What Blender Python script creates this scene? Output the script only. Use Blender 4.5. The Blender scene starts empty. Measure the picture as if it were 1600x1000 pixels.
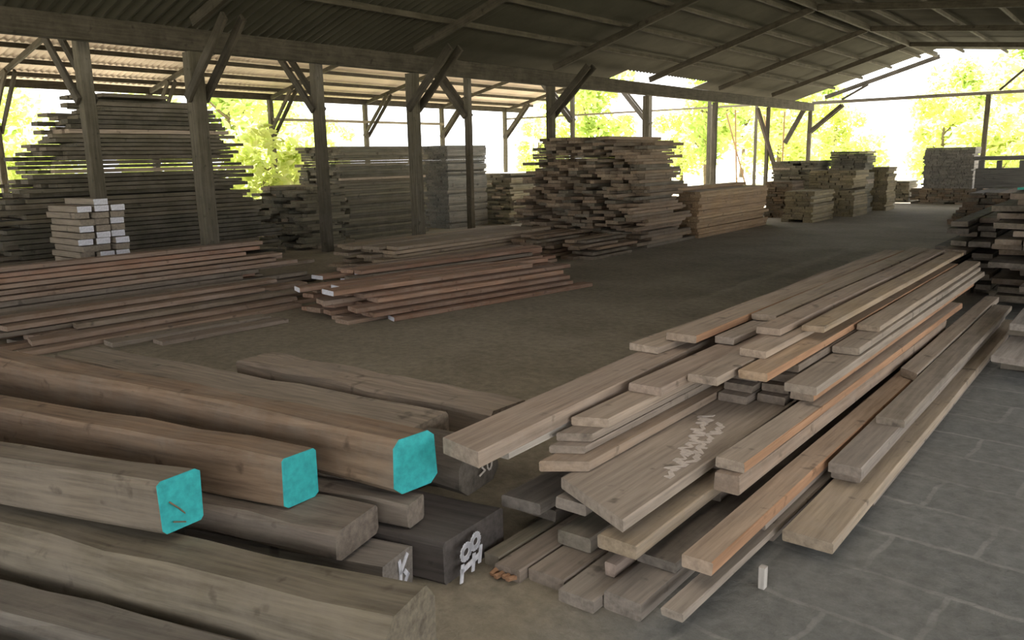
import bpy, bmesh, math, random
from mathutils import Vector, Matrix
C = bpy.context.scene.collection
sc = bpy.context.scene
# ------------------------------------------------------------------ camera
YAW, PITCH, ROLL, FPX = [math.radians(a) for a in (38.7, 11.4, 1.2)] + [1250.0]
EYE = Vector((0, 0, 1.6))
_fh = Vector((-math.sin(YAW), math.cos(YAW), 0)); _rt = Vector((math.cos(YAW), math.sin(YAW), 0)); _z = Vector((0, 0, 1))
FW = _fh*math.cos(PITCH) - _z*math.sin(PITCH); _up = _fh*math.sin(PITCH) + _z*math.cos(PITCH)
RT = _rt*math.cos(ROLL) - _up*math.sin(ROLL); UP = _up*math.cos(ROLL) + _rt*math.sin(ROLL)
cam = bpy.data.cameras.new('camera'); cam.sensor_width = 36; cam.lens = 36*FPX/1600; cam.clip_end = 500
camo = bpy.data.objects.new('camera', cam); C.objects.link(camo)
camo.matrix_world = Matrix(((RT.x, UP.x, -FW.x, EYE.x), (RT.y, UP.y, -FW.y, EYE.y), (RT.z, UP.z, -FW.z, EYE.z), (0, 0, 0, 1)))
sc.camera = camo
# ------------------------------------------------------------------ light
SKY, SUN, EXPO = 3.6, 28.0, 0.12
sc.view_settings.view_transform = 'Standard'; sc.view_settings.look = 'None'
sc.view_settings.gamma = 1; sc.view_settings.use_curve_mapping = False; sc.view_settings.exposure = EXPO
w = bpy.data.worlds.new('daylight'); sc.world = w; w.use_nodes = True
bg = w.node_tree.nodes['Background']; bg.inputs[0].default_value = (0.98, 0.985, 1.0, 1); bg.inputs[1].default_value = SKY
sl = bpy.data.lights.new('sun', 'SUN'); sl.energy = SUN; sl.angle = math.radians(1.5); sl.color = (1, .97, .93)
so = bpy.data.objects.new('sun', sl); C.objects.link(so); so.location = (0, 40, 40)
so.rotation_euler = Vector((-0.55, 0.75, 1.25)).to_track_quat('Z', 'Y').to_euler()

rng = random.Random(7)
def P(x, y, z):
    d = FW + RT*((x-800)/FPX) - UP*((y-500)/FPX)
    return EYE + d*((z-EYE.z)/d.z)

# ------------------------------------------------------------------ materials
def nt(name):
    m = bpy.data.materials.new(name); m.use_nodes = True
    t = m.node_tree; return m, t.nodes, t.links, t.nodes['Principled BSDF']
def ramp(n, l, fac, stops):
    r = n.new('ShaderNodeValToRGB'); e = r.color_ramp.elements
    while len(e) < len(stops): e.new(.5)
    for k, (p, c) in enumerate(stops): e[k].position = p; e[k].color = (*c, 1)
    l.new(fac, r.inputs[0]); return r.outputs[0]
def mix(n, l, f, a, b, mode='MIX'):
    x = n.new('ShaderNodeMix'); x.data_type = 'RGBA'; x.blend_type = mode
    for s, v in ((x.inputs[0], f), (x.inputs[6], a), (x.inputs[7], b)):
        if hasattr(v, 'is_linked'): l.new(v, s)
        else: s.default_value = v if isinstance(v, (int, float)) else (*v, 1)
    return x.outputs[2]
def noise(n, l, vec, scale, detail=4, rough=.6):
    x = n.new('ShaderNodeTexNoise'); x.inputs['Scale'].default_value = scale; x.inputs['Detail'].default_value = detail
    x.inputs['Roughness'].default_value = rough
    if vec is not None: l.new(vec, x.inputs['Vector'])
    return x.outputs['Fac']
def wood(name, grain_dark=.62, attr=False, dust=.35, dustcol=(.33, .28, .235)):
    """sawn wood: grain along local Y, dusty blotches; colour from the object's own colour (or the board's tint)"""
    m, n, l, b = nt(name)
    tc = n.new('ShaderNodeTexCoord'); oi = n.new('ShaderNodeObjectInfo')
    mp = n.new('ShaderNodeMapping'); mp.inputs['Scale'].default_value = (22, 1.1, 22)
    add = n.new('ShaderNodeVectorMath'); add.operation = 'ADD'
    mul = n.new('ShaderNodeVectorMath'); mul.operation = 'SCALE'; mul.inputs[0].default_value = (37, 19, 11)
    l.new(oi.outputs['Random'], mul.inputs['Scale']); l.new(tc.outputs['Object'], add.inputs[0]); l.new(mul.outputs[0], add.inputs[1])
    l.new(add.outputs[0], mp.inputs[0])
    if attr:
        at = n.new('ShaderNodeAttribute'); at.attribute_name = 'tint'; col = at.outputs['Color']
    else: col = oi.outputs['Color']
    g = noise(n, l, mp.outputs[0], 1.6, 6, .65)
    gr = ramp(n, l, g, [(.3, (grain_dark,)*3), (.68, (1.18,)*3)])
    c = mix(n, l, 1.0, col, gr, 'MULTIPLY')
    bl = noise(n, l, add.outputs[0], 3.1, 5, .7)
    br = ramp(n, l, bl, [(.42, (0,)*3), (.66, (dust,)*3)])
    c = mix(n, l, br, c, dustcol)
    sp = noise(n, l, add.outputs[0], 9.0, 3, .5)
    sr = ramp(n, l, sp, [(.27, (.55,)*3), (.36, (1,)*3)])
    c = mix(n, l, 1.0, c, sr, 'MULTIPLY')
    l.new(c, b.inputs['Base Color']); b.inputs['Roughness'].default_value = .85; b.inputs['Specular IOR Level'].default_value = .2
    bp = n.new('ShaderNodeBump'); bp.inputs['Strength'].default_value = .35; bp.inputs['Distance'].default_value = .006
    l.new(g, bp.inputs['Height']); l.new(bp.outputs[0], b.inputs['Normal'])
    return m
M = {}
M['wood'] = wood('sawn_wood')
M['timber'] = wood('rough_hewn_timber', .5, dust=.4, dustcol=(.22, .19, .155))
M['stack'] = wood('stacked_wood', .55, attr=True, dust=.2)
M['darktimber'] = wood('dark_timber', .6, dust=.12, dustcol=(.2, .18, .16))
M['post'] = wood('old_roof_timber', .55, dust=.1)
def plain(name, col, rough=.8, var=.25, scale=6, emit=None):
    m, n, l, b = nt(name); tc = n.new('ShaderNodeTexCoord')
    f = noise(n, l, tc.outputs['Object'], scale, 5)
    c = ramp(n, l, f, [(.3, tuple(v*(1-var) for v in col)), (.7, tuple(min(1, v*(1+var)) for v in col))])
    l.new(c, b.inputs['Base Color']); b.inputs['Roughness'].default_value = rough; b.inputs['Specular IOR Level'].default_value = .25
    return m
M['orange'] = wood('freshly_cut_edge', .7, dust=.05)
# freshly cut edges take a fixed sapwood colour
_b = M['orange'].node_tree
for nd in list(_b.nodes):
    if nd.type == 'MIX' and nd.blend_type == 'MULTIPLY' and nd.inputs[6].is_linked and nd.inputs[6].links[0].from_node.type == 'OBJECT_INFO':
        _b.links.remove(nd.inputs[6].links[0]); nd.inputs[6].default_value = (.35, .20, .115, 1)
M['teal'] = plain('teal_paint', (.032, .34, .35), .6, .22, 30)
M['white'] = plain('white_paint', (.60, .60, .64), .8, .2, 40)
M['chalk'] = plain('chalk_smear', (.52, .46, .41), .9, .2, 40)
M['tarp'] = plain('teal_sheet', (.05, .30, .24), .5, .2, 5)
M['strap'] = plain('blue_strap', (.02, .20, .30), .5, .2, 20)
M['trunk'] = plain('bark', (.16, .12, .08), .9, .3, 8)
def leafmat(name, a, bcol):
    m, n, l, b = nt(name); tc = n.new('ShaderNodeTexCoord'); oi = n.new('ShaderNodeObjectInfo')
    f = noise(n, l, tc.outputs['Object'], 1.7, 3)
    c = ramp(n, l, f, [(.35, a), (.65, bcol)])
    tr = n.new('ShaderNodeBsdfTranslucent'); mx = n.new('ShaderNodeMixShader'); mx.inputs[0].default_value = .5
    l.new(c, b.inputs['Base Color']); l.new(c, tr.inputs[0]); b.inputs['Roughness'].default_value = .6
    l.new(b.outputs[0], mx.inputs[1]); l.new(tr.outputs[0], mx.inputs[2])
    l.new(mx.outputs[0], n['Material Output'].inputs[0]); return m
M['leaf'] = leafmat('green_leaves', (.42, .54, .13), (.66, .73, .27))
M['leaf2'] = leafmat('yellow_green_leaves', (.52, .60, .17), (.76, .78, .34))
def floor_mat():
    m, n, l, b = nt('yard_floor'); ge = n.new('ShaderNodeNewGeometry')
    pos = ge.outputs['Position']
    sx = n.new('ShaderNodeSeparateXYZ'); l.new(pos, sx.inputs[0])
    n1 = noise(n, l, pos, .9, 6, .65); n2 = noise(n, l, pos, 14, 5, .7)
    dirt = ramp(n, l, n1, [(.3, (.205, .178, .130)), (.7, (.315, .275, .21))])
    dd = ramp(n, l, n2, [(.3, (.72,)*3), (.7, (1.15,)*3)])
    dirt = mix(n, l, 1.0, dirt, dd, 'MULTIPLY')
    br = n.new('ShaderNodeTexBrick'); mp = n.new('ShaderNodeMapping'); mp.inputs['Rotation'].default_value = (0, 0, math.radians(4))
    nv = n.new('ShaderNodeTexNoise'); nv.inputs['Scale'].default_value = 7; l.new(pos, nv.inputs['Vector'])
    vm = n.new('ShaderNodeVectorMath'); vm.operation = 'MULTIPLY_ADD'; vm.inputs[1].default_value = (.05, .05, 0)
    l.new(nv.outputs['Color'], vm.inputs[0]); l.new(pos, vm.inputs[2]); l.new(vm.outputs[0], mp.inputs[0]); l.new(mp.outputs[0], br.inputs['Vector'])
    br.inputs['Scale'].default_value = 1; br.inputs['Brick Width'].default_value = .62; br.inputs['Row Height'].default_value = .38
    br.inputs['Mortar Size'].default_value = .016; br.inputs['Mortar Smooth'].default_value = .6
    br.inputs['Color1'].default_value = (.155, .157, .146, 1); br.inputs['Color2'].default_value = (.185, .186, .172, 1)
    br.inputs['Mortar'].default_value = (.245, .243, .222, 1)
    worn = ramp(n, l, n1, [(.40, (0,)*3), (.6, (.75,)*3)])
    sl_ = mix(n, l, worn, br.outputs['Color'], (.18, .177, .16))
    sl_ = mix(n, l, 1.0, sl_, dd, 'MULTIPLY')
    ma = n.new('ShaderNodeMath'); ma.operation = 'MULTIPLY_ADD'; ma.inputs[1].default_value = 1.1
    l.new(n1, ma.inputs[0]); l.new(sx.outputs['X'], ma.inputs[2])
    mk = n.new('ShaderNodeMapRange'); mk.inputs['From Min'].default_value = -1.1; mk.inputs['From Max'].default_value = -.6
    l.new(ma.outputs[0], mk.inputs['Value'])
    c = mix(n, l, mk.outputs[0], dirt, sl_)
    l.new(c, b.inputs['Base Color']); b.inputs['Roughness'].default_value = .92; b.inputs['Specular IOR Level'].default_value = .15
    bp = n.new('ShaderNodeBump'); bp.inputs['Strength'].default_value = .5; bp.inputs['Distance'].default_value = .02
    l.new(n2, bp.inputs['Height']); l.new(bp.outputs[0], b.inputs['Normal'])
    return m
M['floor'] = floor_mat()
M['ground'] = plain('dry_ground', (.50, .47, .34), .95, .25, .35)
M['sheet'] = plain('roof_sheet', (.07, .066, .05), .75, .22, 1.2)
def added_skylight_mat():  # for sheets added out of view as a soft overhead light
    m, n, l, b = nt('added_translucent_sheet'); tr = n.new('ShaderNodeBsdfTranslucent'); mx = n.new('ShaderNodeMixShader')
    tr.inputs[0].default_value = (.80, .775, .76, 1); b.inputs['Base Color'].default_value = (.6, .57, .5, 1); b.inputs['Roughness'].default_value = .7
    mx.inputs[0].default_value = ADDED_SKYLIGHT; l.new(b.outputs[0], mx.inputs[1]); l.new(tr.outputs[0], mx.inputs[2]); l.new(mx.outputs[0], n['Material Output'].inputs[0]); return m
ADDED_SKYLIGHT = .34
M['added_skylight'] = added_skylight_mat()
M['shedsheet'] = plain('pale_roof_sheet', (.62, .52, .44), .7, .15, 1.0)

# ------------------------------------------------------------------ helpers
ORD = 'first second third fourth fifth sixth seventh eighth ninth tenth eleventh twelfth thirteenth fourteenth fifteenth sixteenth'.split()
def tag(o, label=None, cat=None, group=None, kind=None):
    for k, v in (('label', label), ('category', cat), ('group', group), ('kind', kind)):
        if v: o[k] = v
    return o
def link(name, me, mats, parent=None, color=(1, 1, 1)):
    o = bpy.data.objects.new(name, me); C.objects.link(o)
    for m in (mats if isinstance(mats, (list, tuple)) else [mats]): me.materials.append(M[m] if isinstance(m, str) else m)
    if parent: o.parent = parent
    o.color = (*color, 1); return o
def empty(name, loc):
    o = bpy.data.objects.new(name, None); C.objects.link(o); o.location = loc; return o
def ring_mesh(L, wd, t, r, seg=5, ch=.005, jit=.003, skew=0., taper=1., edge=None, wav=0.):
    """a sawn length along +Y, near end at y=0, bottom at z=0; section is a chamfered rectangle that wanders a little"""
    sec = [(-wd/2+ch, 0), (wd/2-ch, 0), (wd/2, ch), (wd/2, t-ch), (wd/2-ch, t), (-wd/2+ch, t), (-wd/2, t-ch), (-wd/2, ch)]
    vs, fs = [], []
    ph, am = r.random()*6, wav
    for k in range(seg+1):
        f = k/seg; y = L*f; k2 = 1+(taper-1)*f
        bx = am*math.sin(ph+f*5); bz = 0
        for (x, z) in sec:
            jx, jz = r.uniform(-jit, jit), r.uniform(-jit, jit)*(z > t/2)
            yy = y + (skew*(x/wd) if k == 0 else 0) + (r.uniform(-jit, jit) if k == seg else 0)
            vs.append((x*k2+jx+bx, yy, z*(1 if z < t/2 else k2)+jz+bz))
    for k in range(seg):
        for j in range(8):
            a, b = k*8+j, k*8+(j+1) % 8
            fs.append((a, b, b+8, a+8))
    fs.append(tuple(range(7, -1, -1))); fs.append(tuple(range(seg*8, seg*8+8)))
    me = bpy.data.meshes.new('sawn'); me.from_pydata(vs, [], fs)
    bm = bmesh.new(); bm.from_mesh(me); bmesh.ops.recalc_face_normals(bm, faces=bm.faces); bm.to_mesh(me); bm.free()
    if edge is not None:
        for k in range(seg):
            for j in (2,) if edge > 0 else (6,): me.polygons[k*8+j].material_index = 1
            for j in (1, 3) if edge > 0 else (5, 7): me.polygons[k*8+j].material_index = 1
    return me, vs[:8]
def orient(o, a, b):
    d = Vector(b)-Vector(a); o.location = a
    o.rotation_euler = (math.atan2(d.z, math.hypot(d.x, d.y)), 0, math.atan2(-d.x, d.y))
def cap(parent, sec, mat, name='painted_end', label=None, th=.004):
    n = len(sec); vs = [(x, y-th, z) for x, y, z in sec]+[(x, y+.001, z) for x, y, z in sec]
    fs = [tuple(range(n)), tuple(range(2*n-1, n-1, -1))]+[(j, (j+1) % n, n+(j+1) % n, n+j) for j in range(n)]
    me = bpy.data.meshes.new(name); me.from_pydata(vs, [], fs)
    bm = bmesh.new(); bm.from_mesh(me); bmesh.ops.recalc_face_normals(bm, faces=bm.faces); bm.to_mesh(me); bm.free()
    o = link(name, me, mat, parent)
    if label: o['label'] = label
    return o
def beam(name, a, b, wd, t, mat, label=None, cat=None, group=None, parent=None, color=(.16, .13, .095), seg=6, jit=.006, ch=.008):
    a, b = Vector(a), Vector(b); L = (b-a).length
    me, _ = ring_mesh(L, wd, t, rng, seg, ch, jit)
    for v in me.vertices: v.co.z -= t/2
    o = link(name, me, mat, parent, color); orient(o, a, b)
    if label: tag(o, label, cat, group)
    return o
def plank(x, y, z, L, wd, t, label, group=None, dx=0., dz=0., skew=0., color=(.30, .25, .20), edge=None, name='sawn_board', cat='board', jit=.003, seg=5, wav=.0, mat='wood'):
    """near end centred at x, y with its underside at z; dx, dz: drift of the far end"""
    me, sec = ring_mesh(L, wd, t, rng, seg, min(.005, t*.15), jit, skew, 1, edge, wav)
    o = link(name, me, [mat, 'orange'] if edge is not None else mat, None, (lambda k: tuple(c*k*f for c, f in zip(color, (.86, .81, .77))))(rng.uniform(.86, 1.14)))
    orient(o, (x, y, z), (x+dx, y+math.sqrt(max(L*L-dx*dx, .01)), z+dz)); tag(o, label, cat, group)
    return o, sec
def boxes_obj(name, boxes, mat, label, cat, group=None, loc=(0, 0, 0), kind=None):
    """many separate boards nobody could count one by one, as one object; every board keeps its own tint"""
    vs, fs, tint = [], [], []
    for (cx, cy, cz, wd, L, t, yaw, col) in boxes:
        b = len(vs); c, s = math.cos(yaw), math.sin(yaw)
        for sz in (-.5, .5):
            for sx, sy in ((-.5, -.5), (.5, -.5), (.5, .5), (-.5, .5)):
                x, y = sx*wd, sy*L
                vs.append((cx+x*c-y*s-loc[0], cy+x*s+y*c-loc[1], cz+sz*t-loc[2]))
        for f in ((3, 2, 1, 0), (4, 5, 6, 7), (0, 1, 5, 4), (1, 2, 6, 5), (2, 3, 7, 6), (3, 0, 4, 7)):
            fs.append(tuple(b+k for k in f)); tint.append(col)
    me = bpy.data.meshes.new(name); me.from_pydata(vs, [], fs)
    at = me.color_attributes.new('tint', 'FLOAT_COLOR', 'CORNER')
    for p in me.polygons:
        for li in p.loop_indices: at.data[li].color = (*tint[p.index], 1)
    o = link(name, me, mat); o.location = loc
    return tag(o, label, cat, group, kind)
def stroke(name, parent, lines, wd, mat, y=-.006, label=None):
    """hand-painted strokes on the near end (local x, z) of a timber"""
    vs, fs = [], []
    for pts in lines:
        for (x0, z0), (x1, z1) in zip(pts, pts[1:]):
            dx, dz = x1-x0, z1-z0; L = math.hypot(dx, dz) or 1; ux, uz = dx/L*wd/2, dz/L*wd/2; px, pz = -uz, ux
            b = len(vs)
            for yy in (y, y+.004):
                for x, z in ((x0-ux+px, z0-uz+pz), (x1+ux+px, z1+uz+pz), (x1+ux-px, z1+uz-pz), (x0-ux-px, z0-uz-pz)): vs.append((x, yy, z))
            fs += [(b, b+1, b+2, b+3), (b+7, b+6, b+5, b+4)]+[(b+k, b+4+k, b+4+(k+1) % 4, b+(k+1) % 4) for k in range(4)]
    me = bpy.data.meshes.new(name); me.from_pydata(vs, [], fs)
    o = link(name, me, mat, parent)
    if label: o['label'] = label
    return o
def oval(cx, cz, rx, rz, n=10): return [(cx+rx*math.cos(k*2*math.pi/n), cz+rz*math.sin(k*2*math.pi/n)) for k in range(n+1)]

# ------------------------------------------------------------------ setting
def slab(name, x0, x1, y0, y1, z, th, mat, kind='structure'):
    me = bpy.data.meshes.new(name)
    v = [(x, y, zz) for zz in (z-th, z) for x, y in ((x0, y0), (x1, y0), (x1, y1), (x0, y1))]
    me.from_pydata(v, [], [(3, 2, 1, 0), (4, 5, 6, 7), (0, 1, 5, 4), (1, 2, 6, 5), (2, 3, 7, 6), (3, 0, 4, 7)])
    return tag(link(name, me, mat), kind=kind)
slab('floor', -23.4, 6, -9.5, 30.6, 0, .02, 'floor')
slab('ground', -160, 120, -80, 190, -.03, .2, 'ground')
ROOF0 = -9.0  # roof carried back unseen behind the camera to shade the front piles
def rz(X): return 3.56+.30*(X+10) if X <= -6 else 4.76-.105*(X+6)
def sz(X): return (3.84+.22*(X+22.6)) if X <= -17.2 else 5.03-.22*(X+17.2)
def sheet(name, xa, xb, y0, y1, zf, mat, pitch=.16, amp=.018, th=.012):
    """corrugated sheeting between xa and xb, corrugations running down the slope"""
    n = int((y1-y0)/pitch*4); vs, fs = [], []
    for k in range(n+1):
        y = y0+(y1-y0)*k/n; h = amp*math.sin(k*math.pi/2)
        for x in (xa, xb):
            for d in (0, th): vs.append((x, y, zf(x)+h+amp+d))
    for k in range(n):
        a = k*4
        fs += [(a, a+2, a+6, a+4), (a+1, a+5, a+7, a+3), (a, a+4, a+5, a+1), (a+2, a+3, a+7, a+6)]
    fs += [(0, 1, 3, 2), (n*4, n*4+2, n*4+3, n*4+1)]
    me = bpy.data.meshes.new(name); me.from_pydata(vs, [], fs)
    return tag(link(name, me, mat), kind='structure')
GAB = 29.6
for k, (xa, y0, y1) in enumerate(((-10.55, ROOF0, 17.0), (-10.0, 17.0, 21.4), (-10.55, 21.4, GAB))):
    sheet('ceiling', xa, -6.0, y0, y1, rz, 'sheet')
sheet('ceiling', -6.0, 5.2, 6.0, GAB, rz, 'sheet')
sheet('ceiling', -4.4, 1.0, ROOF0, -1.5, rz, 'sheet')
sheet('ceiling', 1.0, 5.2, ROOF0, 6.0, rz, 'sheet')  # unseen right side of the roof, widened to cut light from there
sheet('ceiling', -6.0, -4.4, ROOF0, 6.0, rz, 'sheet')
sheet('ceiling', -4.4, 1.0, -1.5, 6.0, rz, 'added_skylight')                # unseen translucent sheets, added to light the front piles from above
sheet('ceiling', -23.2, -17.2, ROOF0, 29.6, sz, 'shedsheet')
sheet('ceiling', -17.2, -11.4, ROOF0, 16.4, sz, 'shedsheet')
sheet('ceiling', -11.75, -10.15, ROOF0, 16.4, lambda x: 3.98, 'sheet')  # hidden valley sheet, added to stop sun leaking between the two roofs

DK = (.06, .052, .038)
# wall plates carrying the roofs
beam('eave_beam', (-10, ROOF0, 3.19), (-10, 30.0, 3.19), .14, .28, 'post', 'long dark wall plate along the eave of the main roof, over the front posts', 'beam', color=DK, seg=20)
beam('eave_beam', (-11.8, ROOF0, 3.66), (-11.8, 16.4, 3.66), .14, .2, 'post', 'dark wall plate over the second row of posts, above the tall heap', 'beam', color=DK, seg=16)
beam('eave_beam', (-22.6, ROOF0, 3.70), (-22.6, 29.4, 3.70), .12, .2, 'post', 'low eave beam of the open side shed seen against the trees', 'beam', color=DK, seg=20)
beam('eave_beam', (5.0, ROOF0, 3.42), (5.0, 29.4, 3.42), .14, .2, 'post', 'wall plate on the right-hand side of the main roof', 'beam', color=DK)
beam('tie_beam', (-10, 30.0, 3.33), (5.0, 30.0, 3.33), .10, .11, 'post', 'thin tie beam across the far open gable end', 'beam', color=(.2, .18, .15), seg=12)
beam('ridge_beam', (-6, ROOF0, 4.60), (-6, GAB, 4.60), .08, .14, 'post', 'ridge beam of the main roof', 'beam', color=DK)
# posts, each with its braces
def post(x, y, h, wd, label, group, brace=0, bx=1.0, z0=2.5, z1=None, lean=0.):
    r = empty('roof_post', (x, y, 0)); tag(r, label, 'post', group)
    me, _ = ring_mesh(h, wd, wd, rng, 8, .012, .006)
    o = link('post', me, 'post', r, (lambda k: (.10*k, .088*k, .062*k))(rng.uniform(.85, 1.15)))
    o.rotation_euler = (math.pi/2, 0, 0); o.location = (0, wd/2, 0)
    if brace:
        for s in (-1, 1):
            bo = beam('brace', (0, s*(wd/2+.03), z0), (brace*bx, s*(wd/2+.03), z1), .05, .13, 'post', parent=r, color=DK, seg=4)
    return r
pos = ['nearest', 'second', 'third', 'fourth', 'fifth', 'sixth', 'seventh']
for k in range(6):
    post(-10, 5.95+3.98*k, 3.04, (.19, .175, .15, .12, .12, .11)[k], f'timber post with braces to the right, {ORD[k]} from the left in the front row', 'front row of roof posts', 1 if k < 3 else 0, 1.0, 2.45, 3.36)
post(-10, 29.83, 3.04, .13, 'corner post at the left foot of the far open gable', 'front row of roof posts', 1, 1.1, 2.3, 3.2)
for k in range(7):
    post(-11.8, 5.36+4*k, 3.56 if k < 3 else 3.4, .17 if k < 2 else (.13 if k == 2 else .10), f'timber post with left-leaning braces, {ORD[k]} from the left in the second row', 'second row of roof posts', -1 if k < 5 else 0, 1.1, 2.5, 3.74)
for k in range(6):
    post(-22.6, 8+4*k, 3.6, .15, f'thin back post of the side shed, {ORD[k]} from the left against the trees', 'back row of shed posts', 1, 1.3, 2.5, 3.86)
for k in range(4):
    post(5.0, 2+8*k, 3.3, .18, f'post on the right side of the main roof, {ORD[k]} from the camera', 'right row of roof posts')
post(-4.48, 30.0, 3.27, .14, 'thin post under the middle of the far gable tie beam', 'far gable posts')
post(-14.5, 31.5, 3.6, .14, 'slim bare post beyond the front row, left of the gable corner post', 'far gable posts')
# rafters and purlins
for k in range(7):
    y = 1.97+3.98*k
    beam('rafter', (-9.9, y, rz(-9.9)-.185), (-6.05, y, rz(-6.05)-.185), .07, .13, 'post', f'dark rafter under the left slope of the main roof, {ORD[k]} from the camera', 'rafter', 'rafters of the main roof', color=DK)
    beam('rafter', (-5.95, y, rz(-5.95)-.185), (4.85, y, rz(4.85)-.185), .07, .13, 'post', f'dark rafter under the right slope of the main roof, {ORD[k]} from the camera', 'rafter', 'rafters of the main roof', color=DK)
beam('rafter', (-9.6, 30.12, rz(-9.6)-.17), (-6.0, 30.12, rz(-6)-.17), .08, .14, 'post', 'gable rafter sloping up over the far opening', 'rafter', 'rafters of the main roof', color=DK)
for i, X in enumerate((-9.1, -8.2, -7.3, -6.45)):
    beam('purlin', (X, ROOF0+.1, rz(X)-.07), (X, GAB-.1, rz(X)-.07), .05, .08, 'post', f'long roof purlin, {ORD[i]} up from the eave of the main roof', 'purlin', 'purlins of the main roof', color=DK)
for i, X in enumerate((-5.2, -4.0, -2.8, -1.6, -.4, .8, 2.2, 3.6)):
    beam('purlin', (X, ROOF0+.1, rz(X)-.07), (X, GAB-.1, rz(X)-.07), .05, .08, 'post', f'long roof purlin, {ORD[i]} down from the ridge on the right slope', 'purlin', 'purlins of the main roof', color=DK)
for i, X in enumerate((-22.1, -21.2, -20.2, -19.2, -18.2)):
    beam('purlin', (X, ROOF0+.1, sz(X)-.07), (X, 29.4, sz(X)-.07), .06, .11, 'post', f'dark purlin under the pale side shed roof, {ORD[i]} in from the low eave', 'purlin', 'purlins of the side shed', color=DK)
for k in range(8):
    y = 4+4*k
    if y > 29: break
    beam('rafter', (-22.5, y, sz(-22.5)-.185), (-17.25, y, sz(-17.25)-.185), .07, .12, 'post', f'rafter under the pale side shed roof, {ORD[k]} from the left', 'rafter', 'rafters of the side shed', color=DK)
# webs of the far gable truss, rail between back posts, leaning poles
beam('truss_web', (-9.0, 30.05, 3.40), (-8.15, 30.05, 3.85), .06, .07, 'post', 'short slanting strut above the tie beam of the far gable, left one', 'strut', 'far gable struts', color=DK)
beam('truss_web', (-4.2, 30.05, 3.40), (-3.3, 30.05, 4.25), .06, .07, 'post', 'slanting strut above the tie beam near the right frame edge', 'strut', 'far gable struts', color=DK)
beam('diagonal_brace', (-10.75, 29.5, 1.95), (-10.12, 29.5, 3.1), .09, .16, 'post', 'heavy slanting brace hanging left of the gable corner post', 'brace', color=DK)
beam('rail', (-22.5, 16, 3.0), (-22.5, 24, 3.0), .06, .09, 'post', 'horizontal rail between the back posts of the side shed', 'rail', color=(.3, .26, .18))
beam('rail', (-22.55, 28.06, 3.3), (-11.85, 29.36, 3.35), .05, .07, 'post', 'thin pole across the end of the side shed', 'rail', color=(.2, .17, .12))
beam('leaning_pole', (-9.6, 26.6, 0), (-10.15, 25.3, 3.0), .10, .12, 'post', 'thick pole leaning against the front row of posts', 'pole', 'leaning poles', color=(.12, .1, .08))
for k, (a, b) in enumerate((((-12.3, 29, 0), (-12.6, 29.3, 3.2)), ((-12.0, 29.4, 0), (-12.9, 29.2, 3.1)), ((-11.2, 30.4, 0), (-12.0, 30.6, 3.0)), ((-11.0, 30, 0), (-11.1, 30.3, 3.1)))):
    beam('leaning_pole', a, b, .05, .05, 'post', f'thin reddish pole standing among the far posts, {ORD[k]} from the left', 'pole', 'leaning poles', color=(.32, .20, .10))

# ------------------------------------------------------------------ heavy timbers, lower left
TAN, BRN, GRY, DRK = (.175, .145, .11), (.205, .142, .095), (.155, .14, .118), (.12, .105, .09)
def timber(end, ang, L, wd, t, zb, label, color=TAN, mat='timber', jit=.007, ch=.014, skew=0., taper=1., wav=.006, seg=12, dz=0.):
    """end: right-hand end, centre of its underside; runs off to the left at ang degrees from -X"""
    a = math.radians(ang); d = Vector((-math.cos(a), -math.sin(a), 0))
    me, sec = ring_mesh(L, wd, t, rng, seg, ch, jit, skew, taper, None, wav)
    o = link('squared_timber', me, mat, None, color)
    orient(o, (end[0], end[1], zb), (end[0]+d.x*L, end[1]+d.y*L, zb+dz)); tag(o, label, 'timber')
    return o, sec
o, s = timber((-2.665, 1.375), 18, 3.4, .16, .20, .30, 'squared timber with cracked teal end, lowest and leftmost of the teal-ended three', TAN, skew=-.04)
cap(o, s, 'teal', label='teal painted end face')
stroke('crack', o, [[(-.06, .12), (-.02, .08), (.005, .05)], [(.02, .185), (.025, .12), (.03, .07)], [(-.05, .04), (.02, .01)]], .005, 'trunk', label='dark split in the painted end')
o, s = timber((-2.49, 1.77), 13.5, 3.6, .165, .205, .30, 'brown squared timber with clean teal end, middle of the teal-ended three', BRN, skew=-.03, ch=.013)
cap(o, s, 'teal', label='teal painted end face')
o, s = timber((-2.20, 2.11), 8, 4.2, .20, .235, .31, 'largest teal-ended timber, rear one with a notched rounded end', BRN, skew=-.05, ch=.032, jit=.010)
cap(o, s, 'teal', label='teal painted end face')
timber((-1.66, 1.545), 14.5, 3.6, .30, .265, .0, 'broad rounded timber in front of the teal-ended ones, pale end low in the frame', (.17, .145, .105), ch=.055, jit=.011)
timber((-2.05, 1.17), 17, 2.6, .20, .14, .0, 'grey timber along the bottom edge in front of the broad rounded one', GRY, ch=.03)
timber((-1.95, .90), 19, 2.6, .22, .12, .0, 'pale plank in the bottom left corner of the pile', (.25, .215, .17), ch=.012)
o, s = timber((-2.215, 1.81), 15, 2.6, .27, .12, .172, 'dark grey timber under the teal-ended ones with a bare blunt end', (.165, .135, .11), ch=.018, jit=.008)
o, s = timber((-2.07, 1.865), 15, 2.2, .21, .155, .0, 'low grey timber with white painted marks and a pale strip on its end', (.225, .20, .175), ch=.012)
stroke('painted_mark', o, [[(.012, .125), (.018, .085), (.014, .04)], [(.02, .085), (.065, .13)], [(.05, .07), (.065, .05), (.045, .03)]], .019, 'white', label='white painted letter')
o, s = timber((-1.99, 2.22), 12, 2.3, .40, .172, .0, 'dark squared timber with big white painted marks on its end', (.085, .074, .068), 'darktimber', ch=.014, jit=.004, skew=-.05)
stroke('painted_mark', o, [oval(-.125, .115, .032, .026), oval(-.05, .125, .03, .026)], .02, 'white', y=-.03, label='white painted zeros')
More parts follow.
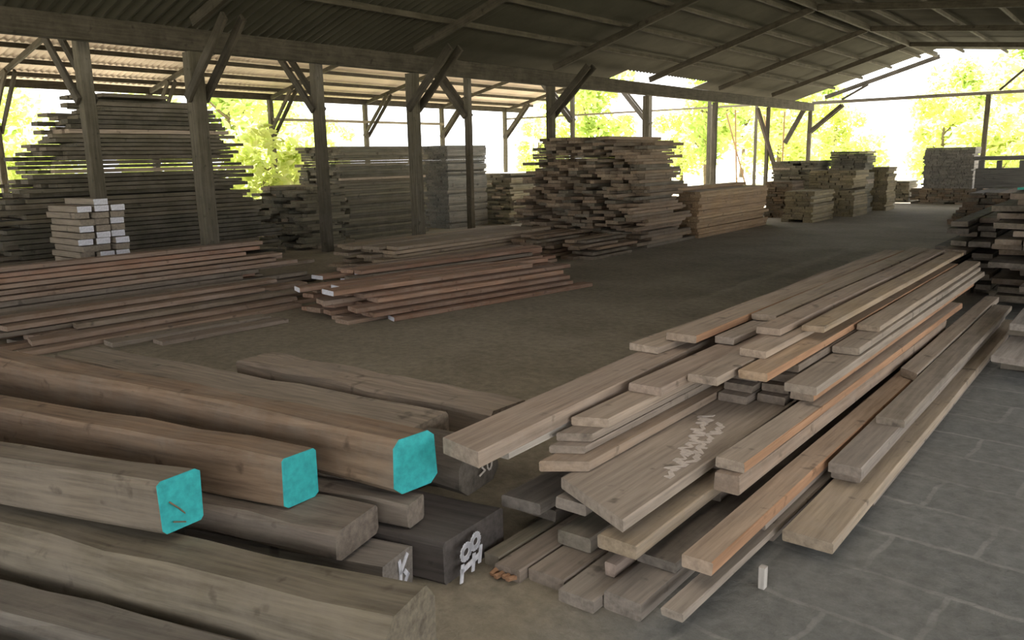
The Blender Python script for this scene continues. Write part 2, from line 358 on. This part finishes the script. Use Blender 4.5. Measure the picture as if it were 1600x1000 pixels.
stroke('painted_mark', o, [[(-.165, .015), (-.155, .065)], [(-.16, .05), (-.02, .055)], [(-.075, .02), (-.065, .07)], [(-.02, .03), (-.01, .08)]], .022, 'white', y=-.03, label='white painted letters')
stroke('painted_mark', o, [[(.10, .06), (.14, .06), (.14, .12), (.10, .12), (.10, .06)]], .010, 'chalk', y=-.012, label='faint grey zero')
o, s = timber((-2.20, 2.50), 8, .34, .30, .19, .176, 'dark rounded timber behind the rear teal end, chalk number on it', (.115, .098, .08), 'darktimber', seg=2, ch=.05, jit=.014)
stroke('painted_mark', o, [[(-.03, .12), (.0, .13), (-.01, .10), (.01, .08), (-.03, .07)], oval(.05, .105, .02, .035)], .007, 'chalk', y=-.02, label='faint chalk number')
timber((-2.57, 2.56), 6, 3.0, .30, .14, .26, 'wide dusty plank-like timber behind the rear teal-ended one', (.285, .235, .185), ch=.012)
timber((-2.40, 2.95), 3, 2.0, .28, .15, .25, 'dusty knotted timber furthest back, next to the board pile', (.275, .22, .17), ch=.012)
timber((-2.17, 2.075), 13, 2.2, .13, .105, .18, 'small grey timber end between the blunt dark timber and the block with white marks', (.20, .165, .135), ch=.012)
# bearers hidden under the back timbers
timber((-2.75, 3.08), 88, .6, .14, .238, .0, 'short bearer under the dusty rear timbers', DRK)

# ------------------------------------------------------------------ board pile in the right foreground
FG = 'boards of the right foreground pile'
T_, D_, O_, G_ = (.36, .30, .245), (.27, .235, .20), (.37, .29, .215), (.29, .265, .235)
def fb(x0, x1, y, zb, zt, L, label, color=T_, dx=0., skew=0., edge=None, **k):
    return plank((x0+x1)/2, y, zb, L, x1-x0, zt-zb, label, FG, dx, 0, skew, color, edge, **k)
fb(-1.96, -1.885, 2.24, 0, .05, 4.6, 'leftmost greenish-grey board on the floor, half hidden under the pile', (.25, .235, .185))
o, s = fb(-1.875, -1.75, 2.20, 0, .05, 4.6, 'grey board on the floor with a splintered orange end', D_)
for k in range(4):
    sp = beam('splinter', (-.055+.03*k, -.03-.012*(k % 2), .012+.005*k), (-.05+.03*k, .0, .02), .02, .014, 'orange', parent=o, seg=2, jit=.003, ch=.003)
    sp['label'] = 'splintered orange wood'
fb(-1.74, -1.575, 2.245, 0, .05, 4.8, 'grey cracked board on the floor, third from the left', D_)
fb(-1.565, -1.41, 2.19, 0, .05, 4.9, 'pale grey board on the floor between the cracked one and the split one', G_)
fb(-1.40, -1.25, 2.245, 0, .07, 5.0, 'thick split board on the floor with a pinkish side', G_, edge=None)
fb(-1.175, -1.09, 2.25, .055, .085, 3.4, 'long thin pale board nearest the camera with a dark knot at its end', (.38, .34, .29), dx=.05)
fb(-1.19, -1.10, 3.1, 0, .053, 4.5, 'hidden floor board under the thin pale one', D_)
tag(beam('stub', (-1.00, 2.72, 0), (-1.00, 2.72, .085), .025, .03, 'wood', color=(.45, .42, .38), seg=1, jit=.001, ch=.002), 'small pale upright stub beside the thin pale board', 'stick')
fb(-1.00, -.86, 3.7, 0, .05, 4.2, 'floor board carrying the wide right-hand board', D_)
fb(-1.04, -.84, 3.03, .052, .10, 5.2, 'wide tan board with a square end, furthest right in the pile', (.36, .305, .23))
fb(-1.05, -.92, 3.68, .103, .15, 4.2, 'lower of two boards stepped up on the wide tan board', D_)
fb(-1.05, -.90, 3.62, .153, .20, 4.3, 'upper of two boards stepped up on the wide tan board', G_)
fb(-1.145, -1.03, 5.3, .203, .255, 3.2, 'board with a blunt end lying beyond the long light-brown one', (.31, .27, .22), skew=-.1)
fb(-1.02, -.88, 4.3, .203, .245, 3.8, 'upper board at the right edge towards the far end of the pile', (.29, .26, .215))
fb(-1.475, -1.43, 2.37, .053, .105, 4.0, 'narrow pinkish board standing on edge above the floor boards', (.34, .28, .245))
fb(-1.415, -1.245, 2.50, .073, .112, 4.2, 'dark grey board in the gap beside the long light-brown one', (.20, .185, .165))
fb(-1.24, -1.10, 3.0, .09, .142, 4.5, 'board hidden under the long light-brown one', D_)
fb(-1.195, -1.075, 2.44, .145, .197, 5.0, 'long light-brown board with an orange edge running up the pile front', (.40, .32, .245), dx=.02, edge=1)
fb(-1.52, -1.34, 3.1, .115, .158, 4.5, 'board hidden under the wide chalk-marked slab', D_)
fb(-1.50, -1.335, 2.36, .16, .215, 3.8, 'brown board sticking out under the right side of the chalk-marked slab', (.33, .275, .20))
fb(-1.49, -1.34, 3.2, .218, .252, 4.5, 'board sandwiched under the chalk-marked slab', D_)
fb(-2.07, -1.88, 2.62, .053, .105, 4.2, 'second lowest dark board at the left end of the pile', (.22, .20, .175))
fb(-2.08, -1.89, 2.51, .12, .172, 4.2, 'short-looking grey board end at the left of the pile, above the dark gap', (.25, .235, .215), skew=.02)
fb(-1.765, -1.605, 2.47, .055, .115, 4.2, 'grey block-like board resting on the cracked floor boards', (.25, .235, .195))
fb(-1.80, -1.61, 2.80, .12, .18, 4.2, 'inner board above the grey block-like one', D_)
fb(-1.80, -1.65, 2.51, .185, .235, 4.2, 'grey board end tucked under the corner of the chalk-marked slab', G_)
o, s = fb(-1.80, -1.385, 2.45, .256, .305, 3.6, 'wide pale slab with white chalk marks on top', (.37, .325, .275), skew=-.2, seg=8, jit=.001)
for col in (0, 1):                                                    # two chalky scribbles, each one unbroken zigzag
    vs, fs = [], []; n = 34 if col == 0 else 22
    for k in range(n):
        u = k/(n-1); sx = (1 if k % 2 else -1)*rng.uniform(.012, .05)
        px, py = (.155-.21*u+sx, .36+.82*u+rng.uniform(-.03, .03)) if col == 0 else (.15-.10*u+sx*.7, .56+.55*u+rng.uniform(-.03, .03))
        hw = rng.uniform(.006, .022); zz = .0506+.00009*k+.00004*col
        vs += [(px, py-hw, zz), (px, py+hw, zz), (px, py+hw, .047), (px, py-hw, .047)]
        if k:
            b = 4*k-4; fs += [(b+m, b+(m+1) % 4, b+4+(m+1) % 4, b+4+m) for m in range(4)]
    fs += [(3, 2, 1, 0), tuple(range(4*n-4, 4*n))]
    me = bpy.data.meshes.new('chalk_mark'); me.from_pydata(vs, [], fs); c = link('chalk_mark', me, 'chalk', o); c['label'] = 'white chalk scribble'
fb(-1.905, -1.73, 2.60, .308, .352, 5.4, 'grey-ended board with a brown side lying on the chalk-marked slab', (.36, .285, .215), skew=.12)
fb(-1.925, -1.79, 2.68, .355, .388, 5.6, 'thin board with a shadowed end, second in the left step of ends', D_, skew=.08)
fb(-1.93, -1.79, 2.74, .391, .425, 5.7, 'thin grey board with a square end, third in the left step of ends', D_, skew=.08)
fb(-1.93, -1.775, 2.85, .428, .47, 5.8, 'topmost board in the left step of ends', (.38, .32, .26), skew=.06)
fb(-2.12, -1.985, 2.95, .0, .05, 4.8, 'floor board under the thick square-ended board', D_)
for k in range(5):
    fb(-2.13+.01*k, -1.96+.0*k, 2.95+.05*k, .178+.043*k, .218+.043*k, 5.0, f'dark board stacked under the thick square-ended one, {ORD[k]} from below', (.22, .19, .16), dx=-.05)
fb(-2.07, -1.955, 2.40, .392, .43, 5.0, 'thin light-grey board right under the thick square-ended one', (.40, .38, .35), dx=-.1)
fb(-2.15, -1.925, 2.20, .434, .502, 5.6, 'thick square-ended board overhanging the teal timber, top left of the pile', (.40, .33, .27), dx=-.24, skew=-.05)
# fill under the top boards (their ends show in the gaps)
for k in range(4):
    fb(-1.72, -1.56, 3.9+.07*k, .308+.046*k, .35+.046*k, 4.8, f'inner board under the pale top boards, {ORD[k]} from below on the left', D_)
    fb(-1.545, -1.395, 4.0+.06*k, .308+.046*k, .35+.046*k, 4.6, f'inner board under the pale top boards, {ORD[k]} from below on the right', (.23, .195, .16))
fb(-1.32, -1.21, 2.98, .22, .30, 3.9, 'lower board of the pair beside the chalk-marked slab', (.33, .26, .20), dx=.04)
fb(-1.335, -1.205, 3.02, .305, .35, 4.4, 'upper board of the pair beside the chalk-marked slab, orange along its right side', (.37, .32, .265), dx=.05, edge=1)
fb(-1.37, -1.25, 4.0, .353, .40, 4.4, 'board behind the upper one of the pair, orange near its end', (.34, .28, .22), dx=.02, edge=1)
fb(-1.385, -1.22, 3.95, .404, .45, 4.8, 'wide grey-tan board with a ragged end on the right of the pile top', (.35, .31, .26), dx=.02)
fb(-1.55, -1.40, 3.75, .493, .535, 4.8, 'pile-top board with an orange edge and a dark end', (.38, .29, .20), edge=1)
fb(-1.66, -1.515, 4.02, .538, .58, 4.6, 'pile-top board with a blunt dark end, centre', (.36, .30, .24))
fb(-1.72, -1.58, 4.4, .583, .62, 4.5, 'small-ended board on the very top of the pile', (.36, .29, .23))
fb(-1.92, -1.74, 3.3, .473, .515, 5.4, 'long pale pinkish board along the top, beside the thick square-ended one', (.40, .33, .275))
fb(-1.73, -1.57, 3.55, .493, .535, 5.2, 'long pale board along the middle of the pile top', (.39, .33, .27))
fb(-2.28, -2.09, 3.92, .506, .546, 5.0, 'left edge board on top of the thick square-ended one', (.40, .34, .275), dx=.12)
fb(-2.14, -1.95, 4.1, .55, .595, 4.8, 'board with an orange side on top of the left edge', (.40, .33, .26), dx=.0, edge=1)
fb(-1.93, -1.81, 4.3, .52, .56, 4.7, 'grey-ended top board right of the orange-sided one', (.36, .32, .28), dx=.02)
fb(-1.93, -1.77, 4.85, .565, .605, 4.3, 'pale board stacked on the grey-ended top board', (.39, .33, .26))
fb(-1.53, -1.40, 4.6, .585, .62, 4.2, 'yellowish top board towards the far end of the pile', (.39, .31, .215))
fb(-1.38, -1.23, 4.7, .455, .495, 4.0, 'far right top board beside the dark gap', (.34, .30, .25))
fb(-1.385, -1.25, 5.2, .498, .535, 3.6, 'short far board on the right of the pile top', (.33, .28, .22))

# ------------------------------------------------------------------ low piles further back on the left
def pile(x0, x1, bw, zs, y0, L, what, where, group, cols, yaw=0., yj=.4, lj=.15, prob=1., t=.05, white=0, shrink=0., gap=.012, front='right'):
    """layers of boards along Y; lanes counted from the side that faces the camera (+X)"""
    n = max(1, int((x1-x0)/(bw+gap)))
    for li, zb in enumerate(zs):
        layer = 'bottom' if li == 0 else ('top' if li == len(zs)-1 else ORD[li])
        a = x1 - shrink*li*.5
        i = 0
        while True:
            wd = bw*rng.uniform(.75, 1.2)
            if a-wd < x0+shrink*li*.3: break
            if rng.random() < prob:
                ln = L*(1+rng.uniform(-lj, lj)); yy = y0+rng.uniform(-yj, yj)
                c = cols[rng.randrange(len(cols))]
                dx = math.tan(yaw+rng.uniform(-.002, .002))*ln
                o, s = plank(a-wd/2+math.tan(yaw)*(yy-y0), yy, zb, ln, wd, t*rng.uniform(.85, 1.), f'{what}, {ORD[min(i,15)]} from front, {layer} layer of {where}', group, dx, 0, rng.uniform(-.05, .05), c, seg=3)
                if white and rng.random() < white: cap(o, s, 'white', label='white painted end')
                i += 1
            a -= wd*(1.02 if yaw else 1)+gap*rng.uniform(.8, 1.8)+.006
RED = [(.34, .215, .15), (.30, .20, .145), (.38, .25, .175), (.31, .235, .18)]
MIX = [(.25, .21, .16), (.30, .22, .16), (.21, .185, .15), (.33, .25, .19), (.19, .17, .14)]
pile(-7.35, -5.95, .21, [.0, .055, .11, .165, .22, .275], 5.3, 2.9, 'reddish sawn board', 'the low pile left of centre', 'reddish low pile', RED, yaw=.16, yj=.22, lj=.08, white=.12, shrink=.16)
pile(-8.35, -7.45, .2, [.0, .055, .11, .165, .22], 6.55, 3.4, 'brown sawn board', 'the pile behind the reddish one', 'brown pile behind the reddish one', RED+MIX, yaw=.12, yj=.3, lj=.08, white=.15, shrink=.1)
pile(-9.75, -8.5, .28, [.0, .055, .11, .165, .22, .275, .33], 7.95, 3.75, 'wide pale board', 'the tidy pile before the posts', 'pale pile by the posts', [(.34, .28, .20), (.30, .25, .185), (.37, .30, .215)], yaw=.0, yj=.25, lj=.05)
pile(-8.9, -7.5, .2, [.0, .055, .11, .165, .22], 2.75, 2.85, 'dull brown board', 'the long low left pile', 'long low pile on the left', MIX, yaw=.03, yj=.5, lj=.08, shrink=.3)
pile(-9.8, -8.95, .2, [.0, .055, .11, .165, .22, .275, .33, .385, .44, .495, .55], 2.0, 4.4, 'old brown board', 'the higher left pile', 'higher pile on the left', MIX+RED, yaw=.03, yj=.5, lj=.08, shrink=.08)
plank(-7.32, 3.25, 0, 1.6, .2, .045, 'loose grey board on the floor in front of the long low pile', None, .12, 0, 0, (.29, .26, .215))
plank(-7.0, 3.55, 0, 1.3, .2, .04, 'second loose board on the floor by the long low pile', None, .1, 0, 0, (.27, .23, .19))

# ------------------------------------------------------------------ dark stack behind the foreground pile, right edge
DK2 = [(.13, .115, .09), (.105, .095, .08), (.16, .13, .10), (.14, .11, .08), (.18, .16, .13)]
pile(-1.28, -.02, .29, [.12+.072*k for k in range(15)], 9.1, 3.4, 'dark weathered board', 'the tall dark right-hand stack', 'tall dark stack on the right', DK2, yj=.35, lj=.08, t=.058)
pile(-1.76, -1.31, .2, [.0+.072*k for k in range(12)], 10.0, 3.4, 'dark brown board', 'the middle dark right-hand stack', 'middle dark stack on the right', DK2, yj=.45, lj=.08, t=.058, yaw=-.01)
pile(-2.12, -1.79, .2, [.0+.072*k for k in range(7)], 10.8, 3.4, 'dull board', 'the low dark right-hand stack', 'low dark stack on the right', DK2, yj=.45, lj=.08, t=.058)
for k, y in enumerate((9.8, 11.8)):
    o = beam('bearer', (-1.28, y, .058), (0, y, .058), .1, .112, 'wood', f'bearer under the tall dark stack, {["near", "far"][k]} one', 'bearer', color=(.15, .13, .1))
plank(-.60, 6.2, .16, 1.6, .34, .045, 'wide grey board jutting out low at the right edge', 'grey boards jutting out at the right edge', .05, 0, -.05, (.33, .31, .29))
plank(-.58, 6.7, .30, 1.2, .30, .05, 'second grey board jutting out above the low one at the right edge', 'grey boards jutting out at the right edge', .0, 0, -.03, (.30, .285, .265))
for k, (y, z0, z1) in enumerate(((6.75, 0, .155), (7.6, 0, .155), (7.0, .207, .295), (7.6, .207, .295))):
    beam('bearer', (-.76, y, (z0+z1)/2), (-.42, y, (z0+z1)/2), .09, z1-z0-.004, 'wood', ['front floor block under the jutting grey boards', 'rear floor block under the jutting grey boards', 'front spacer between the jutting grey boards', 'rear spacer between the jutting grey boards'][k], 'block', color=(.15, .13, .1), seg=2)
for k, (x, y) in enumerate(((-.98, 8.35), (-.83, 7.2))):
    beam('strap', (x, y, .012), (x+.2, y-.05, .03), .06, .012, 'strap', f'scrap of blue strap on the floor by the right-hand stack, {["far", "near"][k]} piece', 'strap', seg=4, jit=.004, ch=.002, color=(.1, .3, .4))
beam('tarpaulin_strip', (-1.0, 9.5, 1.213), (-.2, 9.3, 1.213), .5, .025, 'tarp', 'teal sheet folded on top of the tall dark stack', 'sheet', seg=5, jit=.006, ch=.004)

# ------------------------------------------------------------------ stacks in the middle and far distance
def gen(x0, x1, y0, y1, z0, z1, bw, bt, cols, yj=.15, gap=.01, miss=.03, zg=.004, yawj=.01, edge=None):
    out = []; z = z0; H = z1-z0
    while z+bt <= z1+1e-6:
        t = bt*rng.uniform(.8, 1.1); f = (z-z0)/H
        xa, xb, ya, yb = x0, x1, y0, y1
        if edge: xa, xb, ya, yb = edge(f)
        x = xa+rng.uniform(-.04, .04)
        while x < xb:
            wd = min(bw*rng.uniform(.7, 1.25), xb-x)
            if wd < .07: break
            if rng.random() > miss:
                a, b = ya+rng.uniform(-yj, yj), yb+rng.uniform(-yj, yj)
                c = cols[rng.randrange(len(cols))]; k = rng.uniform(.8, 1.2)
                out.append((x+wd/2, (a+b)/2, z+t/2, wd*.97, b-a, t, rng.uniform(-yawj, yawj), tuple(v*k for v in c)))
            x += wd+gap
        z += t+zg
    return out
BR = [(.20, .145, .092), (.24, .172, .112), (.175, .135, .092), (.265, .20, .135), (.15, .128, .092)]
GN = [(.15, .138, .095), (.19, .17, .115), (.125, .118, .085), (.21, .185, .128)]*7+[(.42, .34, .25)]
def stack(loc, boxes, label, group='board stacks across the yard'):
    return boxes_obj('board_stack', boxes, 'stack', label, 'board stack', group, loc, 'stuff')
# tall messy stack in the middle
bx = gen(-9.4, -7.9, 12.2, 16.6, .0, 2.0, .26, .055, BR, .35, edge=lambda f: (-9.8+.3*f, -7.9-.1*f, 12.45+.5*f*f, 15.3))
bx += gen(-7.85, -6.95, 12.3, 17, .0, 1.85, .26, .055, BR, .4, edge=lambda f: (-7.85, -6.95-.15*f, 12.35+.4*f, 14.1-.3*f))
stack((-8.2, 14, 0), bx, 'tall untidy brown board stack in the middle of the yard')
stack((-7.3, 16.2, 0), gen(-7.7, -6.9, 14.55, 18.0, 0, 1.0, .26, .06, [(.33, .22, .12), (.30, .20, .11), (.36, .25, .14)], .08), 'lower tidy orange-brown board stack right behind the tall untidy one')
pile(-7.6, -6.85, .24, [.0, .06, .12, .18, .24], 10.7, 1.15, 'short dark board', 'the loose pile by the tall stack', 'loose boards at the foot of the tall stack', BR, yj=.25, lj=.1, t=.05, shrink=.1)
pile(-8.6, -7.65, .24, [.0, .06, .12, .18, .24, .3], 10.6, 1.2, 'short brown board', 'the pile left of the loose one', 'short boards before the tall stack', BR, yj=.2, lj=.1, t=.05, shrink=.06)
# huge heap at the left
def heap(f): 
    return (-14.1+.6*f, -12.25-.3*f, 4.0+2.0*f**1.2, 8.6-.8*f-.9*f**8)
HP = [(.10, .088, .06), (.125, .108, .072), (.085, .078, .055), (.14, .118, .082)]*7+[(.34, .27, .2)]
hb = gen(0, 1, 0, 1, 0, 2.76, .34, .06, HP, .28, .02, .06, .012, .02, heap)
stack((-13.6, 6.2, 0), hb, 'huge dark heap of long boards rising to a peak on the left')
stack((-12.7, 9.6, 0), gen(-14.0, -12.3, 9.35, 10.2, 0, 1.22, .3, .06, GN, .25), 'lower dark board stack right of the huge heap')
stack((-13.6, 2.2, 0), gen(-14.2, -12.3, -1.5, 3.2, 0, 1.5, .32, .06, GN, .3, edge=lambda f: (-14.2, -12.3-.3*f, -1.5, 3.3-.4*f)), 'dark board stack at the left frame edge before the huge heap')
# stack behind the second post row
stack((-14, 12.5, 0), gen(-14.6, -13.0, 10.4, 13.2, 0, 1.92, .28, .055, GN, .12, edge=lambda f: (-14.3, -13.0, 10.9-.2*f, 13.2)), 'square dark green-brown board stack behind the posts left of centre')
o = stack((-13.8, 14.6, 0), gen(-14.3, -13.0, 13.95, 15.35, 0, 1.95, .28, .05, [(.17, .17, .15), (.19, .185, .16)], .01, .002, 0, .001, .0), 'neat smooth dark stack with flush sides between two posts')
stack((-13, 16.8, 0), gen(-13.6, -12.4, 15.6, 18.4, 0, 1.3, .28, .055, GN, .1), 'low dark stack partly behind the tall untidy middle one')
# white-ended boards laid crosswise by the second-row post
WE = []
for li in range(10):
    for k in range(3):
        z = .36+li*.085; y = 4.66+k*.215+rng.uniform(-.008, .008)
        if li == 9 and k != 1: continue
        WE.append((y, z))
for i, (y, z) in enumerate(WE):
    me, sec = ring_mesh(.85, .18, .075, rng, 3, .005, .004)
    o = link('short_board', me, 'wood', None, (.26, .22, .17)); x = -10.72+rng.uniform(-.06, .06)
    orient(o, (x, y, z), (x-.85, y, z))
    tag(o, f'short crosswise board, {ORD[i % 3]} from left, {ORD[i//3]} row up, before the tall heap', 'board', 'white-ended boards before the tall heap')
    if rng.random() < .4: cap(o, sec, 'white', label='whitish painted end')
for k, x in enumerate((-10.9, -11.35)):
    beam('bearer', (x, 4.56, .175), (x, 5.19, .175), .16, .345, 'wood', ['front block under the white-ended boards', 'rear block under the white-ended boards'][k], 'block', color=(.16, .14, .11), seg=2)
# row of stacks toward the far opening
YL = [(.27, .22, .12), (.31, .25, .14), (.23, .19, .11)]
stack((-7.3, 17.9, 0), gen(-7.75, -7.05, 20.0, 20.85, 0, .95, .25, .06, BR, .05), 'small brown stack right of the orange-brown one')
stack((-6.7, 19.6, 0), gen(-6.85, -6.15, 18.9, 20.4, 0, .77, .25, .06, YL, .05), 'small square stack standing out in the row of far stacks')
stack((-7.6, 22.4, 0), gen(-8.3, -7.1, 21.9, 23.2, 0, 1.4, .25, .06, GN, .08), 'dark stack with a rounded top behind the small square one')
stack((-6.4, 22, 0), gen(-7.0, -5.85, 21.0, 22.2, 0, 1.18, .26, .06, YL, .04), 'tidy yellowish stack near the far opening')
stack((-6.3, 23.2, 0), gen(-6.95, -6.0, 22.5, 23.3, 0, 1.62, .26, .06, GN, .06), 'taller dark stack behind the tidy yellowish one')
stack((-5.95, 24, 0), gen(-6.25, -5.7, 23.5, 24.4, 0, 1.2, .26, .06, YL, .04), 'narrow pale stack at the end of the row of far stacks')
stack((-6.5, 28.4, 0), gen(-7.0, -6.1, 27.8, 28.9, 0, .66, .26, .06, GN, .06), 'small low green-brown stack in the far opening')
lowb = gen(-5.9, -2.4, 27.0, 28.2, 0, .5, .26, .06, BR, .05); zt = max(b[2]+b[5]/2 for b in lowb)
stack((-4.4, 27.4, 0), lowb, 'long low stack in the far opening under the dark cube')
stack((-5, 27.6, zt), gen(-5.6, -4.25, 27.1, 28.1, zt, 1.68, .22, .05, [(.17, .16, .14), (.2, .185, .16)], .01, .002, 0, .001, 0), 'dark cube-shaped stack on the long low one in the far opening')
# low rack at the far right
r = empty('lumber_rack', (-3.0, 24.3, 0)); tag(r, 'dark table-like rack at the far right, light slit through it', 'rack')
beam('rack_top', (-.75, 0, 1.36), (.75, 0, 1.36), 1.0, .1, 'post', parent=r, color=(.17, .16, .14), seg=3)
for s in (-.6, -.2, .3, .65): beam('rack_leg', (s, -.3, 0), (s, -.3, 1.3), .12, .12, 'post', parent=r, color=(.17, .16, .14), seg=2)
beam('rack_shelf', (-.7, 0, .85), (.75, 0, .85), .9, .5, 'post', parent=r, color=(.16, .15, .13), seg=3)
stack((-2.7, 22, 0), gen(-3.6, -1.6, 20.0, 23.4, 0, .72, .26, .06, BR, .2, edge=lambda f: (-3.5+.4*f, -1.4, 19.6+.6*f, 23.2)), 'low brown stack at the right between the dark stack and the rack')
stack((-1.6, 15.8, 0), gen(-2.2, .6, 15.2, 18, 0, 1.05, .26, .06, DK2, .4, edge=lambda f: (-2.3+1.2*f, .6, 15.2+.6*f, 18.5)), 'sloping dark stack behind the tall dark one at the right edge')

# ------------------------------------------------------------------ trees and bushes beyond the shed
def leaf_mesh(seed, h, r, n, trunk, leaf):
    q = random.Random(seed); vs, fs = [], []
    blobs = []
    for _ in range(22):
        f = q.random(); zc = trunk+(h-trunk)*(.08+.85*f); rr = r*(1-.65*abs(f-.4))*math.sqrt(q.random()); a = q.random()*6.283
        blobs.append((rr*math.cos(a), rr*math.sin(a), zc, r*q.uniform(.25, .45)))
    for k in range(n):
        bx_, by_, bz_, br_ = blobs[k % len(blobs)]
        d = Vector((q.gauss(0, 1), q.gauss(0, 1), q.gauss(0, 1))).normalized()*br_*q.random()**.4
        p = Vector((bx_, by_, bz_))+d*1.0
        u = Vector((q.gauss(0, 1), q.gauss(0, 1), q.gauss(0, .6))).normalized(); v = u.cross(Vector((q.gauss(0, 1), q.gauss(0, 1), q.gauss(0, 1)))).normalized()
        s = leaf*q.uniform(.6, 1.3); b = len(vs)
        vs += [tuple(p-u*s), tuple(p+v*s*.5), tuple(p+u*s), tuple(p-v*s*.5)]; fs.append((b, b+1, b+2, b+3))
    me = bpy.data.meshes.new('foliage'); me.from_pydata(vs, [], fs); return me
def trunk_mesh(seed, h, r0):
    q = random.Random(seed); vs, fs = [], []; n = 8
    def tube(p0, p1, ra, rb, seg=4):
        b0 = len(vs); d = (p1-p0); u = d.orthogonal().normalized(); v = d.normalized().cross(u)
        for k in range(seg+1):
            f = k/seg; c = p0+d*f+u*math.sin(f*3)*.06
            for j in range(n):
                a = j*2*math.pi/n; rr = ra+(rb-ra)*f; vs.append(tuple(c+(u*math.cos(a)+v*math.sin(a))*rr))
        for k in range(seg):
            for j in range(n): fs.append((b0+k*n+j, b0+k*n+(j+1) % n, b0+(k+1)*n+(j+1) % n, b0+(k+1)*n+j))
        fs.append(tuple(b0+seg*n+j for j in range(n)))
    top = Vector((q.uniform(-.2, .2), q.uniform(-.2, .2), h*.75)); tube(Vector((0, 0, -.05)), top, r0, r0*.35)
    for k in range(5):
        p = top*(.4+.12*k); a = q.random()*6.28
        tube(p, p+Vector((math.cos(a), math.sin(a), .8))*h*.22, r0*.4, r0*.12, 3)
    me = bpy.data.meshes.new('trunk'); me.from_pydata(vs, [], fs); return me
PROT = []
for sd, (h, r, n, tr) in enumerate(((6.5, 2.4, 3200, 1.0), (5.0, 2.2, 2800, .5), (8.5, 2.8, 3600, 1.8), (2.6, 1.7, 1800, .05))):
    PROT.append((leaf_mesh(sd+3, h, r, n, tr, .2), trunk_mesh(sd+40, h*.8, .05+.02*h)))
def bear(px, D):                                                     # a spot at bearing of pixel column px, D metres away
    d = FW+RT*((px-800)/FPX); d.z = 0; d.normalize(); return Vector((d.x*D, d.y*D, -.03))
TR = [(-30, 36, 0, 'bushy tree at the left frame edge beyond the shed'), (45, 42, 1, 'round tree beyond the shed seen left of the huge heap'), (95, 34, 3, 'low bush left of the huge heap'),
      (275, 44, 1, 'tree glimpsed over the top of the huge heap'), (385, 35, 0, 'full green tree just right of the first front post'), (440, 54, 2, 'tall tree behind the second front row brace on the left'),
      (425, 28, 3, 'yellow-green bush right of the huge heap'), (475, 33, 3, 'yellow-green bush beside the square dark stack'), (530, 60, 1, 'distant pale tree over the square dark stack'),
      (845, 60, 1, 'tree left of the middle posts above the untidy stack'), (925, 47, 0, 'yellow-green tree between the middle posts'), (965, 36, 3, 'bush showing above the dip in the untidy stack'),
      (1060, 53, 1, 'bright tree just right of the untidy stack'), (1100, 38, 0, 'yellow-green tree behind the leaning poles, left'), (1150, 60, 0, 'yellow-green tree behind the leaning poles, right'),
      (1205, 46, 1, 'tree behind the heavy slanting brace'), (1245, 66, 0, 'tree behind the gable corner post'), (1290, 52, 1, 'tree just inside the far opening on the left'), (1330, 58, 3, 'small distant bush in the far opening'),
      (1450, 46, 1, 'pale green tree behind the dark cube-shaped stack'), (1490, 62, 0, 'distant tree right of the cube-shaped stack'), (1565, 44, 1, 'pale green tree right of the thin gable post'), (1610, 50, 0, 'tree at the right frame edge beyond the opening'), (1535, 40, 3, 'bush behind the table-like rack')]
for px, D, k, lab in TR:
    bush = k == 3
    r = empty('bush' if bush else 'tree', bear(px, D)); tag(r, lab, 'bush' if bush else 'tree', 'greenery beyond the shed')
    lm, tm = PROT[k]
    f = bpy.data.objects.new('foliage', lm); C.objects.link(f); f.parent = r
    t = bpy.data.objects.new('trunk', tm); C.objects.link(t); t.parent = r
    r.rotation_euler.z = rng.random()*6.28; r.scale = (rng.uniform(.85, 1.15),)*3
    if not lm.materials: lm.materials.append(M['leaf2'] if k in (1, 3) else M['leaf'])
    if not tm.materials: tm.materials.append(M['trunk'])
